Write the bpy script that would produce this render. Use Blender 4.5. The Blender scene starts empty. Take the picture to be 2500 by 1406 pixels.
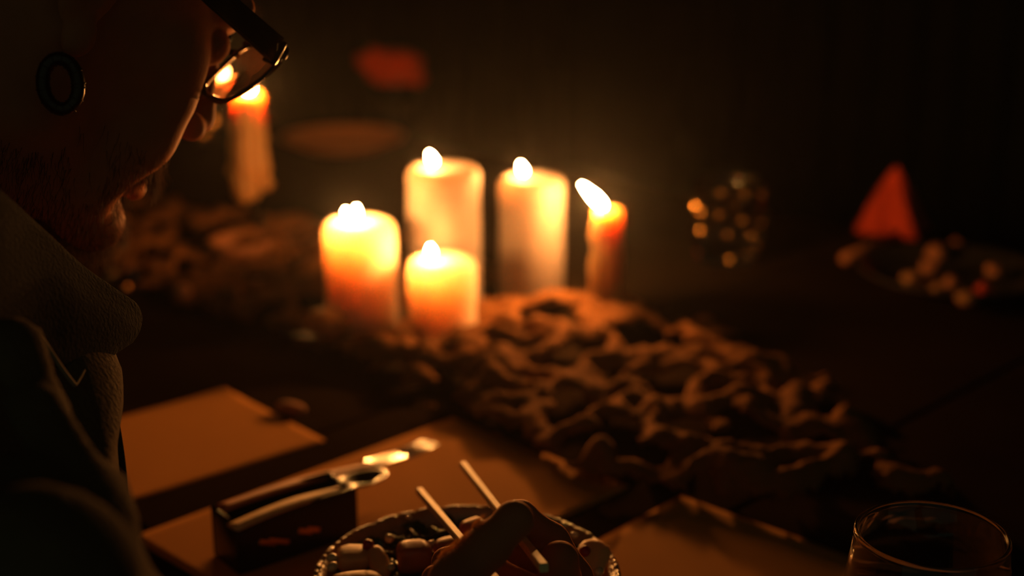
import bpy, bmesh, math, random
import numpy as np
from mathutils import Vector, Matrix, noise

# ------------------------------------------------------------------ camera, world, exposure
SC = bpy.context.scene
COL = SC.collection
F = 3472.0                      # focal length in photo pixels (2500 wide)
PITCH = math.radians(17)
TZ = 0.75                       # table top height
CAM = np.array([0.0, 0.0, TZ + 0.446])

cam_data = bpy.data.cameras.new('camera')
cam_data.sensor_width = 36.0
cam_data.lens = 36.0 * F / 2500.0
cam_data.clip_start = 0.02
cam_data.dof.use_dof = True
cam_data.dof.focus_distance = 0.735
cam_data.dof.aperture_fstop = 3.4
cam = bpy.data.objects.new('camera', cam_data)
cam.location = CAM
cam.rotation_euler = (math.pi / 2 - PITCH, 0, 0)
COL.objects.link(cam)
SC.camera = cam

SC.view_settings.view_transform = 'Standard'
SC.view_settings.look = 'None'
SC.view_settings.gamma = 1
SC.view_settings.use_curve_mapping = False
SC.view_settings.exposure = 0.0
SC.cycles.sample_clamp_indirect = 30.0
SC.cycles.sample_clamp_direct = 0.0
SC.cycles.max_bounces = 10
SC.cycles.transmission_bounces = 8
SC.cycles.use_denoising = True
SC.cycles.caustics_reflective = True
SC.cycles.caustics_refractive = True

# very dim room light: greenish night ahead, a little warmer from the room behind the camera
world = bpy.data.worlds.new('world')
SC.world = world
world.use_nodes = True
wn, wl = world.node_tree.nodes, world.node_tree.links
wn.clear()
w_out = wn.new('ShaderNodeOutputWorld')
w_bg = wn.new('ShaderNodeBackground')
w_tc = wn.new('ShaderNodeTexCoord')
w_sep = wn.new('ShaderNodeSeparateXYZ')
w_mr = wn.new('ShaderNodeMapRange')
w_mix = wn.new('ShaderNodeMix')
w_mix.data_type = 'RGBA'
w_mr.inputs['From Min'].default_value = -0.6
w_mr.inputs['From Max'].default_value = 0.3
wl.new(w_tc.outputs['Generated'], w_sep.inputs[0])
wl.new(w_sep.outputs['Y'], w_mr.inputs['Value'])
wl.new(w_mr.outputs['Result'], w_mix.inputs['Factor'])
w_mix.inputs['A'].default_value = (0.027, 0.041, 0.027, 1)   # behind the camera
w_mix.inputs['B'].default_value = (0.0020, 0.0042, 0.0024, 1)  # ahead
wl.new(w_mix.outputs['Result'], w_bg.inputs['Color'])
wl.new(w_bg.outputs[0], w_out.inputs['Surface'])

FLAME_STRENGTH = 1750.0
FLAME_COLOR = (1.0, 0.38, 0.085)

# ------------------------------------------------------------------ pixel rays -> real places
def ray(px, py):
    d = np.array([(px - 1250) / F, 1.0, -(py - 703) / F])
    c, s = math.cos(PITCH), math.sin(PITCH)
    return np.array([d[0], d[1] * c + d[2] * s, -d[1] * s + d[2] * c])

def T(px, py, z=0.0):            # point of the horizontal plane z above the table top
    r = ray(px, py)
    return CAM + r * ((TZ + z - CAM[2]) / r[2])

def D(px, py, d):                # point at depth d along the viewing axis
    return CAM + ray(px, py) * d

UX = np.array([math.cos(math.radians(-45)), math.sin(math.radians(-45)), 0])  # along the table
NX = np.array([math.cos(math.radians(45)), math.sin(math.radians(45)), 0])    # across the table
def UN(u, n, z=0.0):
    return UX * u + NX * n + np.array([0, 0, TZ + z])

# ------------------------------------------------------------------ materials
MATS = {}
def mat(name, color, rough=0.6, metal=0.0, spec=0.5, noise_amt=0.0, noise_scale=20.0, bump=0.0, bump_scale=60.0,
        trans=0.0, ior=1.45, sss=0.0, sss_r=(1, .4, .15), sss_s=0.01, emit=None, color2=None, sheen=0.0, coat=0.0):
    if name in MATS:
        return MATS[name]
    m = bpy.data.materials.new(name)
    m.use_nodes = True
    nt = m.node_tree
    b = nt.nodes['Principled BSDF']
    b.inputs['Base Color'].default_value = (*color, 1)
    b.inputs['Roughness'].default_value = rough
    b.inputs['Metallic'].default_value = metal
    b.inputs['Specular IOR Level'].default_value = spec
    b.inputs['IOR'].default_value = ior
    b.inputs['Transmission Weight'].default_value = trans
    b.inputs['Sheen Weight'].default_value = sheen
    b.inputs['Coat Weight'].default_value = coat
    if sss:
        b.inputs['Subsurface Weight'].default_value = sss
        b.inputs['Subsurface Radius'].default_value = sss_r
        b.inputs['Subsurface Scale'].default_value = sss_s
    tc = nt.nodes.new('ShaderNodeTexCoord')
    if noise_amt > 0:
        nz = nt.nodes.new('ShaderNodeTexNoise')
        nz.inputs['Scale'].default_value = noise_scale
        nz.inputs['Detail'].default_value = 5
        nt.links.new(tc.outputs['Object'], nz.inputs['Vector'])
        cr = nt.nodes.new('ShaderNodeValToRGB')
        c2 = color2 or tuple(c * 0.45 for c in color)
        cr.color_ramp.elements[0].position = 0.5 - 0.25
        cr.color_ramp.elements[1].position = 0.5 + 0.2
        cr.color_ramp.elements[0].color = (*[a * (1 - noise_amt) + b2 * noise_amt for a, b2 in zip(color, c2)], 1)
        cr.color_ramp.elements[1].color = (*color, 1)
        nt.links.new(nz.outputs['Fac'], cr.inputs['Fac'])
        nt.links.new(cr.outputs['Color'], b.inputs['Base Color'])
    if bump > 0:
        n2 = nt.nodes.new('ShaderNodeTexNoise')
        n2.inputs['Scale'].default_value = bump_scale
        n2.inputs['Detail'].default_value = 6
        bp = nt.nodes.new('ShaderNodeBump')
        bp.inputs['Strength'].default_value = bump
        bp.inputs['Distance'].default_value = 0.004
        nt.links.new(tc.outputs['Object'], n2.inputs['Vector'])
        nt.links.new(n2.outputs['Fac'], bp.inputs['Height'])
        nt.links.new(bp.outputs['Normal'], b.inputs['Normal'])
    if emit:
        b.inputs['Emission Color'].default_value = (*emit[0], 1)
        b.inputs['Emission Strength'].default_value = emit[1]
    MATS[name] = m
    return m

M_flame = mat('flame', (0, 0, 0), emit=(FLAME_COLOR, FLAME_STRENGTH), spec=0)
M_wick = mat('wick', (0.01, 0.008, 0.006), 0.9)
M_wax = mat('ivory_wax', (0.175, 0.14, 0.125), 0.6, sss=1.0, sss_r=(1.0, 0.85, 0.7), sss_s=0.10, bump=0.15, bump_scale=25)
M_wax_glow = mat('ivory_wax_glow', (0.66, 0.48, 0.36), 0.6, sss=1.0, sss_r=(1.0, 0.85, 0.75), sss_s=0.10, bump=0.15, bump_scale=25)  # lighter copy of the ivory wax, with candle glow put into its colour
M_wax_amber = mat('amber_wax', (0.55, 0.24, 0.08), 0.45, sss=1.0, sss_r=(1.0, 0.85, 0.7), sss_s=0.045, bump=0.2, bump_scale=60)
M_wood = mat('dark_table_wood', (0.030, 0.018, 0.011), 0.75, noise_amt=0.6, noise_scale=9, bump=0.1, bump_scale=40, spec=0.0)
M_paper = mat('kraft_paper', (0.56, 0.24, 0.055), 0.9, noise_amt=0.15, noise_scale=6, bump=0.1, bump_scale=300, spec=0.1)
M_moss = mat('dried_moss', (0.26, 0.105, 0.032), 0.95, noise_amt=0.7, noise_scale=35, bump=0.8, bump_scale=140, spec=0.1)
M_slate = mat('black_slate', (0.012, 0.012, 0.012), 0.5, bump=0.3)
M_black = mat('black_gloss', (0.010, 0.009, 0.008), 0.22)
M_steel = mat('steel', (0.62, 0.60, 0.56), 0.22, metal=1.0)
M_stone = mat('tan_stoneware', (0.45, 0.24, 0.10), 0.3, noise_amt=0.4, noise_scale=60, bump=0.5, bump_scale=120, coat=0.4)
M_bamboo = mat('pale_bamboo', (0.82, 0.52, 0.22), 0.5, noise_amt=0.3, noise_scale=200, bump=0.1)
M_glass = mat('clear_glass', (0.97, 0.98, 0.97), 0.03, trans=1.0, ior=1.47)
M_crystal = mat('cut_crystal', (0.97, 0.97, 0.95), 0.04, trans=1.0, ior=1.75)
M_lens = mat('spectacle_lens', (0.98, 0.98, 0.98), 0.0, trans=1.0, ior=1.5)
M_skin = mat('skin', (0.44, 0.130, 0.050), 0.62, sss=0.25, sss_r=(1, .35, .15), sss_s=0.004, noise_amt=0.25, noise_scale=60, bump=0.12, bump_scale=600, spec=0.12, sheen=0.6)
M_skin.node_tree.nodes['Principled BSDF'].inputs['Sheen Tint'].default_value = (1.0, 0.34, 0.12, 1)
M_hair = mat('dark_hair', (0.060, 0.025, 0.010), 0.6, spec=0.2)
M_arm_hair = mat('fine_hair', (0.75, 0.36, 0.12), 0.6, spec=0.2)
M_acetate = mat('black_acetate', (0.006, 0.005, 0.005), 0.18)
M_metal_dark = mat('dark_metal', (0.05, 0.038, 0.028), 0.3, metal=1.0)
M_jacket = mat('dark_jacket_cloth', (0.028, 0.025, 0.022), 0.95, noise_amt=0.4, noise_scale=80, bump=0.5, bump_scale=500, sheen=0.03, spec=0.1)
M_jacket2 = mat('jacket_canvas', (0.13, 0.078, 0.042), 0.9, noise_amt=0.4, noise_scale=30, bump=0.6, bump_scale=350, spec=0.1)
M_seam = mat('seam_thread', (0.30, 0.20, 0.11), 0.8)
M_glint = mat('glint_metal', (0.95, 0.50, 0.16), 0.27, metal=1.0)  # gold-toned metal of the added glint discs and strips
M_sclera = mat('eye_white', (0.55, 0.50, 0.45), 0.2)
M_iris = mat('dark_iris', (0.03, 0.015, 0.008), 0.1)
M_nail = mat('finger_nail', (0.42, 0.24, 0.16), 0.3)
M_leaf = mat('salad_leaf', (0.030, 0.060, 0.020), 0.3, noise_amt=0.5, noise_scale=90, coat=0.5)
M_tofu = mat('pale_food', (0.78, 0.42, 0.16), 0.45, sss=0.3, sss_s=0.006, bump=0.2, bump_scale=90)
M_salmon = mat('salmon_flesh', (0.55, 0.15, 0.06), 0.35, sss=0.3, sss_s=0.006, noise_amt=0.3, noise_scale=60)
M_tan_food = mat('tan_food', (0.42, 0.20, 0.07), 0.6, noise_amt=0.3)
M_red_food = mat('red_berry', (0.35, 0.012, 0.010), 0.3)
M_pearl = mat('pale_bead', (0.7, 0.55, 0.32), 0.2, coat=0.5)
M_red_cloth = mat('red_cloth', (0.60, 0.055, 0.012), 0.85, bump=0.3, bump_scale=200, sheen=0.1)
M_wall = mat('night_wall', (0.045, 0.05, 0.035), 0.95, noise_amt=0.4, noise_scale=3)
M_curtain = mat('dark_curtain', (0.065, 0.062, 0.040), 0.95, noise_amt=0.4, noise_scale=8)
M_floor = mat('dark_floor', (0.02, 0.018, 0.014), 0.8, noise_amt=0.5, noise_scale=5)
M_red_wood = mat('reddish_wood', (0.50, 0.16, 0.05), 0.45, noise_amt=0.2)
M_clay = mat('terracotta', (0.50, 0.20, 0.085), 0.6, noise_amt=0.2)
M_ceram = mat('tan_plate_glaze', (0.75, 0.30, 0.12), 0.35, coat=0.3)
M_ceram_dark = mat('dark_plate_glaze', (0.045, 0.040, 0.030), 0.4)
M_shirt_far = mat('brown_shirt', (0.10, 0.06, 0.035), 0.9, bump=0.4, bump_scale=60)

def translucent(m, color, fac):      # hair lets light through from behind
    nt = m.node_tree
    out = next(n for n in nt.nodes if n.type == 'OUTPUT_MATERIAL')
    t = nt.nodes.new('ShaderNodeBsdfTranslucent'); t.inputs['Color'].default_value = (*color, 1)
    mx = nt.nodes.new('ShaderNodeMixShader'); mx.inputs[0].default_value = fac
    nt.links.new(nt.nodes['Principled BSDF'].outputs[0], mx.inputs[1]); nt.links.new(t.outputs[0], mx.inputs[2])
    nt.links.new(mx.outputs[0], out.inputs['Surface'])
translucent(M_arm_hair, (1.0, 0.70, 0.32), 0.75)
M_beard = mat('beard_hair', (0.060, 0.025, 0.010), 0.6, spec=0.2)
translucent(M_beard, (0.40, 0.17, 0.06), 0.5)

# ------------------------------------------------------------------ object helpers
def tag(o, label=None, cat=None, group=None, kind=None):
    if label: o['label'] = label
    if cat: o['category'] = cat
    if group: o['group'] = group
    if kind: o['kind'] = kind
    return o

def empty(name, loc, label, cat, group=None):
    o = bpy.data.objects.new(name, None)
    o.location = Vector(loc)
    o.empty_display_size = 0.02
    COL.objects.link(o)
    return tag(o, label, cat, group)

def link_mesh(name, verts, faces, m, parent=None, smooth=True, origin=None):
    """verts are in world coordinates; origin becomes the object's own origin"""
    verts = np.asarray(verts, dtype=float)
    org = np.array(origin, dtype=float) if origin is not None else (np.array(parent.location) if parent is not None else verts.mean(0))
    me = bpy.data.meshes.new(name)
    me.from_pydata([tuple(v) for v in (verts - org)], [], [tuple(int(i) for i in f) for f in faces])
    me.validate()
    bm_ = bmesh.new(); bm_.from_mesh(me)
    bmesh.ops.recalc_face_normals(bm_, faces=bm_.faces)
    bm_.to_mesh(me); bm_.free()
    me.update()
    if smooth:
        me.polygons.foreach_set('use_smooth', [True] * len(me.polygons))
    me.materials.append(m)
    o = bpy.data.objects.new(name, me)
    COL.objects.link(o)
    if parent is not None:
        par_w = Vector((0, 0, 0))
        p = parent
        while p is not None:
            par_w = par_w + p.location
            p = p.parent
        o.parent = parent
        o.location = Vector(org) - par_w
    else:
        o.location = Vector(org)
    return o

class MB:
    def __init__(self):
        self.v, self.f = [], []
    def add(self, v, f):
        k = len(self.v)
        self.v += [tuple(x) for x in v]
        self.f += [tuple(i + k for i in q) for q in f]
        return self
    def build(self, name, m, parent=None, smooth=True, origin=None):
        return link_mesh(name, np.array(self.v), self.f, m, parent, smooth, origin)

def lathe(profile, center, seg=48, wob=0.0, seed=0, ell=(1, 1), axis=None, facet=None):
    """profile: (r, z) list; center world; closes poles when r == 0"""
    v, f = [], []
    rng = random.Random(seed)
    ph = [rng.uniform(0, 6.28) for _ in range(4)]
    for (r, z) in profile:
        for k in range(seg):
            a = 2 * math.pi * k / seg
            rr = r * (1 + wob * (math.sin(3 * a + ph[0] + z * 40) + 0.6 * math.sin(7 * a + ph[1] - z * 60)))
            if facet:
                rr *= 1 + facet * abs(math.sin(a * seg / 8))
            v.append((rr * math.cos(a) * ell[0], rr * math.sin(a) * ell[1], z))
    n = len(profile)
    for i in range(n - 1):
        for k in range(seg):
            k2 = (k + 1) % seg
            f.append((i * seg + k, i * seg + k2, (i + 1) * seg + k2, (i + 1) * seg + k))
    if profile[0][0] > 1e-6:
        f.append(tuple(reversed(range(seg))))
    if profile[-1][0] > 1e-6:
        f.append(tuple(range((n - 1) * seg, n * seg)))
    v = np.array(v)
    if axis is not None:
        q = Vector((0, 0, 1)).rotation_difference(Vector(axis)).to_matrix()
        v = v @ np.array(q).T
    return v + np.array(center), f

def tube(pts, rad, seg=8, closed=False, cap=True):
    pts = [np.array(p, dtype=float) for p in pts]
    n = len(pts)
    if not hasattr(rad, '__len__'):
        rad = [rad] * n
    v, f = [], []
    up = None
    for i in range(n):
        a = pts[(i - 1) % n] if closed or i > 0 else pts[i]
        b = pts[(i + 1) % n] if closed or i < n - 1 else pts[i]
        t = b - a
        t = t / (np.linalg.norm(t) + 1e-12)
        if up is None:
            up = np.array([0, 0, 1.0]) if abs(t[2]) < 0.9 else np.array([1.0, 0, 0])
        s = np.cross(t, up); s /= np.linalg.norm(s) + 1e-12
        up = np.cross(s, t)
        for k in range(seg):
            an = 2 * math.pi * k / seg
            v.append(pts[i] + rad[i] * (math.cos(an) * s + math.sin(an) * up))
    m = n if closed else n - 1
    for i in range(m):
        j = (i + 1) % n
        for k in range(seg):
            k2 = (k + 1) % seg
            f.append((i * seg + k, i * seg + k2, j * seg + k2, j * seg + k))
    if cap and not closed:
        f.append(tuple(reversed(range(seg))))
        f.append(tuple(range((n - 1) * seg, n * seg)))
    return v, f

def smooth_path(pts, n=8):
    """Catmull-Rom through the points"""
    P = [np.array(p, dtype=float) for p in pts]
    P = [2 * P[0] - P[1]] + P + [2 * P[-1] - P[-2]]
    out = []
    for i in range(1, len(P) - 2):
        for k in range(n):
            t = k / n
            a, b, c, d = P[i - 1], P[i], P[i + 1], P[i + 2]
            out.append(0.5 * ((2 * b) + (-a + c) * t + (2 * a - 5 * b + 4 * c - d) * t * t + (-a + 3 * b - 3 * c + d) * t ** 3))
    out.append(P[-2])
    return out

def frame_box(center, ax, ay, az, sx, sy, sz, bevel=0.0):
    """box with own axes; returns verts/faces via bmesh with a bevel"""
    bm = bmesh.new()
    bmesh.ops.create_cube(bm, size=1.0)
    for v in bm.verts:
        v.co = Vector((v.co.x * sx, v.co.y * sy, v.co.z * sz))
    if bevel > 0:
        bmesh.ops.bevel(bm, geom=list(bm.edges), offset=bevel, segments=3, affect='EDGES', profile=0.6)
    A = np.array([ax, ay, az]).T
    vs = [np.array(center) + A @ np.array(v.co) for v in bm.verts]
    bm.verts.index_update()
    fs = [tuple(v.index for v in f.verts) for f in bm.faces]
    bm.free()
    return vs, fs

# ---- signed distance fields and surface nets (for bodies, hands, soft lumps)
def sd_cone(P, a, b, r1, r2):
    a, b = np.array(a, dtype=np.float32), np.array(b, dtype=np.float32)
    ba = b - a
    h = np.clip(((P - a) @ ba) / (ba @ ba + 1e-12), 0, 1)
    return np.linalg.norm(P - a - h[..., None] * ba, axis=-1) - (r1 + (r2 - r1) * h)

def sd_ell(P, c, r, rot=None):
    q = P - np.array(c, dtype=np.float32)
    if rot is not None:
        q = q @ np.array(rot, dtype=np.float32)
    r = np.array(r, dtype=np.float32)
    k0 = np.linalg.norm(q / r, axis=-1)
    k1 = np.linalg.norm(q / (r * r), axis=-1) + 1e-9
    return k0 * (k0 - 1) / k1

def smin(a, b, k):
    h = np.clip(0.5 + 0.5 * (b - a) / k, 0, 1)
    return b + (a - b) * h - k * h * (1 - h)

def smax(a, b, k):
    return -smin(-a, -b, k)

def surface_nets(fn, lo, hi, h):
    lo = np.array(lo); hi = np.array(hi)
    n = np.ceil((hi - lo) / h).astype(int) + 1
    xs = [lo[i] + h * np.arange(n[i]) for i in range(3)]
    V = np.empty(tuple(n), dtype=np.float32)
    Y, Z = np.meshgrid(xs[1], xs[2], indexing='ij')
    for i0 in range(0, n[0], 24):
        xx = xs[0][i0:i0 + 24]
        P = np.empty((len(xx),) + Y.shape + (3,), dtype=np.float32)
        P[..., 0] = xx[:, None, None]; P[..., 1] = Y; P[..., 2] = Z
        V[i0:i0 + 24] = fn(P)
    S = V < 0
    cs = tuple(m - 1 for m in n)
    acc = np.zeros(cs + (3,), dtype=np.float32)
    cnt = np.zeros(cs, dtype=np.float32)
    corner = lambda A, o: A[o[0]:o[0] + cs[0], o[1]:o[1] + cs[1], o[2]:o[2] + cs[2]]
    for ax in range(3):
        for p in (0, 1):
            for q in (0, 1):
                o1 = [0, 0, 0]; o1[(ax + 1) % 3] = p; o1[(ax + 2) % 3] = q
                o2 = list(o1); o2[ax] = 1
                a, b = corner(V, o1), corner(V, o2)
                cr = corner(S, o1) != corner(S, o2)
                t = np.where(cr, a / (a - b + 1e-20), 0)
                pt = np.zeros(cs + (3,), dtype=np.float32)
                for c in range(3):
                    pt[..., c] = o1[c]
                pt[..., ax] = t
                acc += pt * cr[..., None]
                cnt += cr
    act = cnt > 0
    idx = -np.ones(cs, dtype=np.int64)
    idx[act] = np.arange(act.sum())
    base = np.argwhere(act)
    verts = (base + acc[act] / cnt[act][:, None]) * h + lo
    faces = []
    for ax in range(3):
        u, w = (ax + 1) % 3, (ax + 2) % 3
        sl = [slice(None)] * 3
        sl1 = list(sl); sl1[ax] = slice(0, n[ax] - 1)
        sl2 = list(sl); sl2[ax] = slice(1, n[ax])
        A, B = S[tuple(sl1)], S[tuple(sl2)]
        e = np.argwhere(A != B)
        ok = (e[:, u] > 0) & (e[:, w] > 0) & (e[:, u] < n[u] - 1) & (e[:, w] < n[w] - 1)
        e = e[ok]
        fl = A[tuple(e.T)]
        def g(du, dw):
            q = e.copy(); q[:, u] += du; q[:, w] += dw
            return idx[tuple(q.T)]
        Q = np.stack([g(-1, -1), g(0, -1), g(0, 0), g(-1, 0)], 1)
        Q[~fl] = Q[~fl][:, ::-1]
        faces.append(Q)
    return verts, np.concatenate(faces)

def fbm(p, sc, o=3):
    return noise.fractal(Vector(p) * sc, 1.0, 2.0, o)

# ------------------------------------------------------------------ the room
def struct(name, v, f, m):
    o = link_mesh(name, v, f, m, None, False)
    o['kind'] = 'structure'
    return o

def quad_slab(name, a, b, c, d, nrm, th, m):
    nrm = np.array(nrm, dtype=float)
    P = [np.array(x, dtype=float) for x in (a, b, c, d)]
    v = P + [p + nrm * th for p in P]
    f = [(0, 1, 2, 3), (7, 6, 5, 4), (0, 4, 5, 1), (1, 5, 6, 2), (2, 6, 7, 3), (3, 7, 4, 0)]
    return struct(name, v, f, m)

quad_slab('floor', (-3, -1.5, 0), (3, -1.5, 0), (3, 4.6, 0), (-3, 4.6, 0), (0, 0, -1), 0.1, M_floor)
quad_slab('wall_back', (-3, 4.6, 0), (3, 4.6, 0), (3, 4.6, 2.7), (-3, 4.6, 2.7), (0, 1, 0), 0.1, M_wall)
quad_slab('wall_left', (-3, -1.5, 0), (-3, 4.6, 0), (-3, 4.6, 2.7), (-3, -1.5, 2.7), (-1, 0, 0), 0.1, M_wall)
quad_slab('wall_right', (3, -1.5, 0), (3, 4.6, 0), (3, 4.6, 2.7), (3, -1.5, 2.7), (1, 0, 0), 0.1, M_wall)
quad_slab('ceiling', (-3, -0.2, 2.7), (3, -0.2, 2.7), (3, 4.6, 2.7), (-3, 4.6, 2.7), (0, 0, 1), 0.1, M_wall)

def curtain(x0, x1, y, label, seed):
    rng = random.Random(seed)
    n = 160
    v, f = [], []
    ph = rng.uniform(0, 6)
    top, bot = 2.45, 0.03
    rows = 14
    for j in range(rows):
        z = bot + (top - bot) * j / (rows - 1)
        for i in range(n):
            x = x0 + (x1 - x0) * i / (n - 1)
            w = math.sin(i * 0.42 + ph + 0.15 * math.sin(z * 3)) * 0.035 + math.sin(i * 0.19 + 1.3 * ph) * 0.02
            v.append((x, y + w, z))
    for j in range(rows - 1):
        for i in range(n - 1):
            f.append((j * n + i, j * n + i + 1, (j + 1) * n + i + 1, (j + 1) * n + i))
    root = empty('window_curtain', ((x0 + x1) / 2, y, 0.0), label, 'curtain')
    o = link_mesh('curtain_cloth', v, f, M_curtain, root)
    md = o.modifiers.new('thick', 'SOLIDIFY'); md.thickness = 0.006
    tv, tf = tube([(x0 - 0.05, y, 2.47), (x1 + 0.05, y, 2.47)], 0.014, 12)
    MB().add(tv, tf).build('curtain_rod', M_metal_dark, root)
    return root
curtain(0.45, 1.9, 4.35, 'dark olive curtain hanging in soft folds across the unlit back right', 3)
curtain(-0.75, 0.15, 4.35, 'dark olive curtain hanging behind the tall pillar candles', 8)

# ------------------------------------------------------------------ table
troot = empty('dining_table', (*(UN(-0.9, 0.98)[:2]), 0.0), 'long dark wooden dining table carrying the candles and dishes', 'table')
U0, U1, N0, N1 = -2.15, 0.75, 0.452, 1.52
npl = 9
for i in range(npl):
    # boards run across the table, separated by narrow grooves
    a = U0 + (U1 - U0) * i / npl; b = U0 + (U1 - U0) * (i + 1) / npl
    bv, bf = frame_box(UN((a + b) / 2, (N0 + N1) / 2, -0.018), UX, NX, (0, 0, 1), b - a - 0.004, N1 - N0, 0.036, 0.003)
    MB().add(bv, bf).build('table_board', M_wood, troot, smooth=False)
for (u, n) in ((U0 + .15, N0 + .15), (U1 - .15, N0 + .15), (U0 + .15, N1 - .15), (U1 - .15, N1 - .15)):
    c = UN(u, n); c[2] = (TZ - 0.0365) / 2
    bv, bf = frame_box(c, UX, NX, (0, 0, 1), 0.08, 0.08, TZ - 0.0365, 0.004)
    MB().add(bv, bf).build('leg', M_wood, troot, smooth=False)
bv, bf = frame_box(UN((U0 + U1) / 2, (N0 + N1) / 2, -0.075), UX, NX, (0, 0, 1), U1 - U0 - .25, N1 - N0 - .25, 0.075, 0.003)
MB().add(bv, bf).build('apron', M_wood, troot, smooth=False)

def placemat(corner_px, ax_u, ln, wd, label):
    """corner = its far corner (px); runs ln towards the diner and wd along the table"""
    c = T(*corner_px)
    th = math.radians(ax_u)
    u = np.array([math.cos(th), math.sin(th), 0]); n = np.array([-u[1], u[0], 0])
    nu, nn = 24, 40
    v = []
    for j in range(nn + 1):
        for i in range(nu + 1):
            a, b = wd * i / nu, ln * j / nn
            p = c + u * a - n * b
            z = 0.0008 + 0.0012 * max(0, fbm((p[0], p[1], 0.3), 9))
            v.append((p[0], p[1], TZ + z))
    f = [(j * (nu + 1) + i, (j + 1) * (nu + 1) + i, (j + 1) * (nu + 1) + i + 1, j * (nu + 1) + i + 1) for j in range(nn) for i in range(nu)]
    o = link_mesh('placemat', v, f, M_paper)
    md = o.modifiers.new('thick', 'SOLIDIFY'); md.thickness = 0.0012; md.offset = 1
    return tag(o, label, 'placemat', 'brown paper placemats')
placemat((550, 950), -48.5, 0.22, 0.152, 'brown paper placemat between the jacket front and the black cutlery caddy')
placemat((1105, 1022), -44.5, 0.30, 0.190, 'brown paper placemat lying under the bowl of salad')
placemat((1660, 1212), -42.0, 0.27, 0.24, 'brown paper placemat between the salad bowl and the drinking glass')

# ------------------------------------------------------------------ dried moss runner
SPOTS = [T(885, 790), T(1080, 812), T(1087, 752), T(1297, 735), T(905, 812), T(860, 812), T(985, 815)]
def runner():
    u0, u1, step = -1.62, -0.42, 0.0036
    nu = int((u1 - u0) / step)
    nn = int(0.36 / step)
    v, keep = [], []
    for i in range(nu):
        u = u0 + i * step
        k = (u - u0) / (u1 - u0)
        c = 0.885 + 0.03 * math.sin(u * 5.0) - 0.02 * k
        half = 0.135 * min(1, (1 - k) * 5 + 0.12) * min(1, k * 6 + 0.3)
        for j in range(nn):
            n = 0.885 - 0.18 + j * step
            e = abs(n - c) / half + 0.25 * fbm((u, n, 2.2), 18, 3)
            a = fbm((u, n, 0.0), 22, 2)
            r = 1 - abs(fbm((u, n, 4.4), 19, 2)) * 2.4       # ridges like crumpled fibres
            b = fbm((u + 5, n, 1.7), 60, 2)
            edge = max(0.0, min(1.0, (1.15 - e) * 3))
            z = 0.0045 + (0.011 + 0.015 * max(0, r) ** 1.2 + 0.012 * a + 0.004 * b) * (0.25 + 0.75 * edge)
            hole = r + 0.35 * b < 0.22
            pw = UN(u, n)
            near = min(math.hypot(pw[0] - q[0], pw[1] - q[1]) for q in SPOTS)
            z *= 0.28 + 0.72 * min(1.0, max(0.0, (near - .030) / .050))
            hole = hole or near < .031
            v.append(UN(u, n, max(0.0035, z)))
            keep.append(e < 1.12 and not hole)
    f = []
    for i in range(nu - 1):
        for j in range(nn - 1):
            q = (i * nn + j, (i + 1) * nn + j, (i + 1) * nn + j + 1, i * nn + j + 1)
            if sum(keep[x] for x in q) >= 3:
                f.append(q)
    used = sorted({x for q in f for x in q})
    mp = {x: i for i, x in enumerate(used)}
    o = link_mesh('moss_runner', np.array([v[x] for x in used]), [tuple(mp[x] for x in q) for q in f], M_moss)
    md = o.modifiers.new('thick', 'SOLIDIFY'); md.thickness = 0.0032; md.offset = -1
    md2 = o.modifiers.new('soft', 'SMOOTH'); md2.iterations = 2
    return tag(o, 'long crumpled runner of dried brown moss along the middle of the table', 'table runner')
runner()

# ------------------------------------------------------------------ candles
def flame_mesh(base, tip, r, name='flame', parent=None):
    base, tip = np.array(base), np.array(tip)
    L = np.linalg.norm(tip - base)
    prof = [(0, 0)] + [(r * math.sin(math.pi * t ** 0.72) ** 0.8 * (1 - 0.25 * t) + 1e-5, L * t) for t in np.linspace(0.04, 0.97, 14)] + [(0, L)]
    v, f = lathe(prof, base, 20, axis=tip - base)
    return MB().add(v, f).build(name, M_flame, parent)

def pillar(base, r, h, flames, label, sag=0.003, seed=0, group='ivory pillar candles', wax=None):
    base = np.array(base)
    root = empty('pillar_candle', base, label, 'candle', group)
    prof = [(0, 0), (r * 0.96, 0.0), (r, 0.003)]
    prof += [(r * (1 + 0.012 * math.sin(t * 9 + seed)), h * t) for t in np.linspace(0.05, 0.86, 14)]
    c = 0.010
    prof += [(r - c + c * math.cos(a), h - c + c * math.sin(a)) for a in (0.0, .4, .8, 1.2, 1.5)]
    prof += [(r * 0.58, h - sag * .2), (r * 0.46, h - sag * .8), (r * 0.3, h - sag * 1.1), (0, h - sag * 1.15)]
    v, f = lathe(prof, base, 56, wob=0.006, seed=seed)
    MB().add(v, f).build('wax_body', wax or M_wax, root)
    top = base + np.array([0, 0, h - sag * 1.15])
    for (dx, lean, ln, fr) in flames:
        w0 = top + np.array([dx, 0, 0])
        w1 = w0 + np.array([lean * 0.15, 0, 0.008])
        wv, wf = tube([w0 - np.array([0, 0, 0.004]), w0 + (w1 - w0) * 0.6, w1], [0.0011, 0.001, 0.0008], 8)
        wk = MB().add(wv, wf).build('wick', M_wick, root)
        flame_mesh(w1 - np.array([0, 0, 0.003]), w1 + np.array([lean, 0, ln]), fr, parent=root)
    return root

def zdown(px, py):     # base of a candle standing at that spot of the table
    return T(px, py, 0.004)

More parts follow.
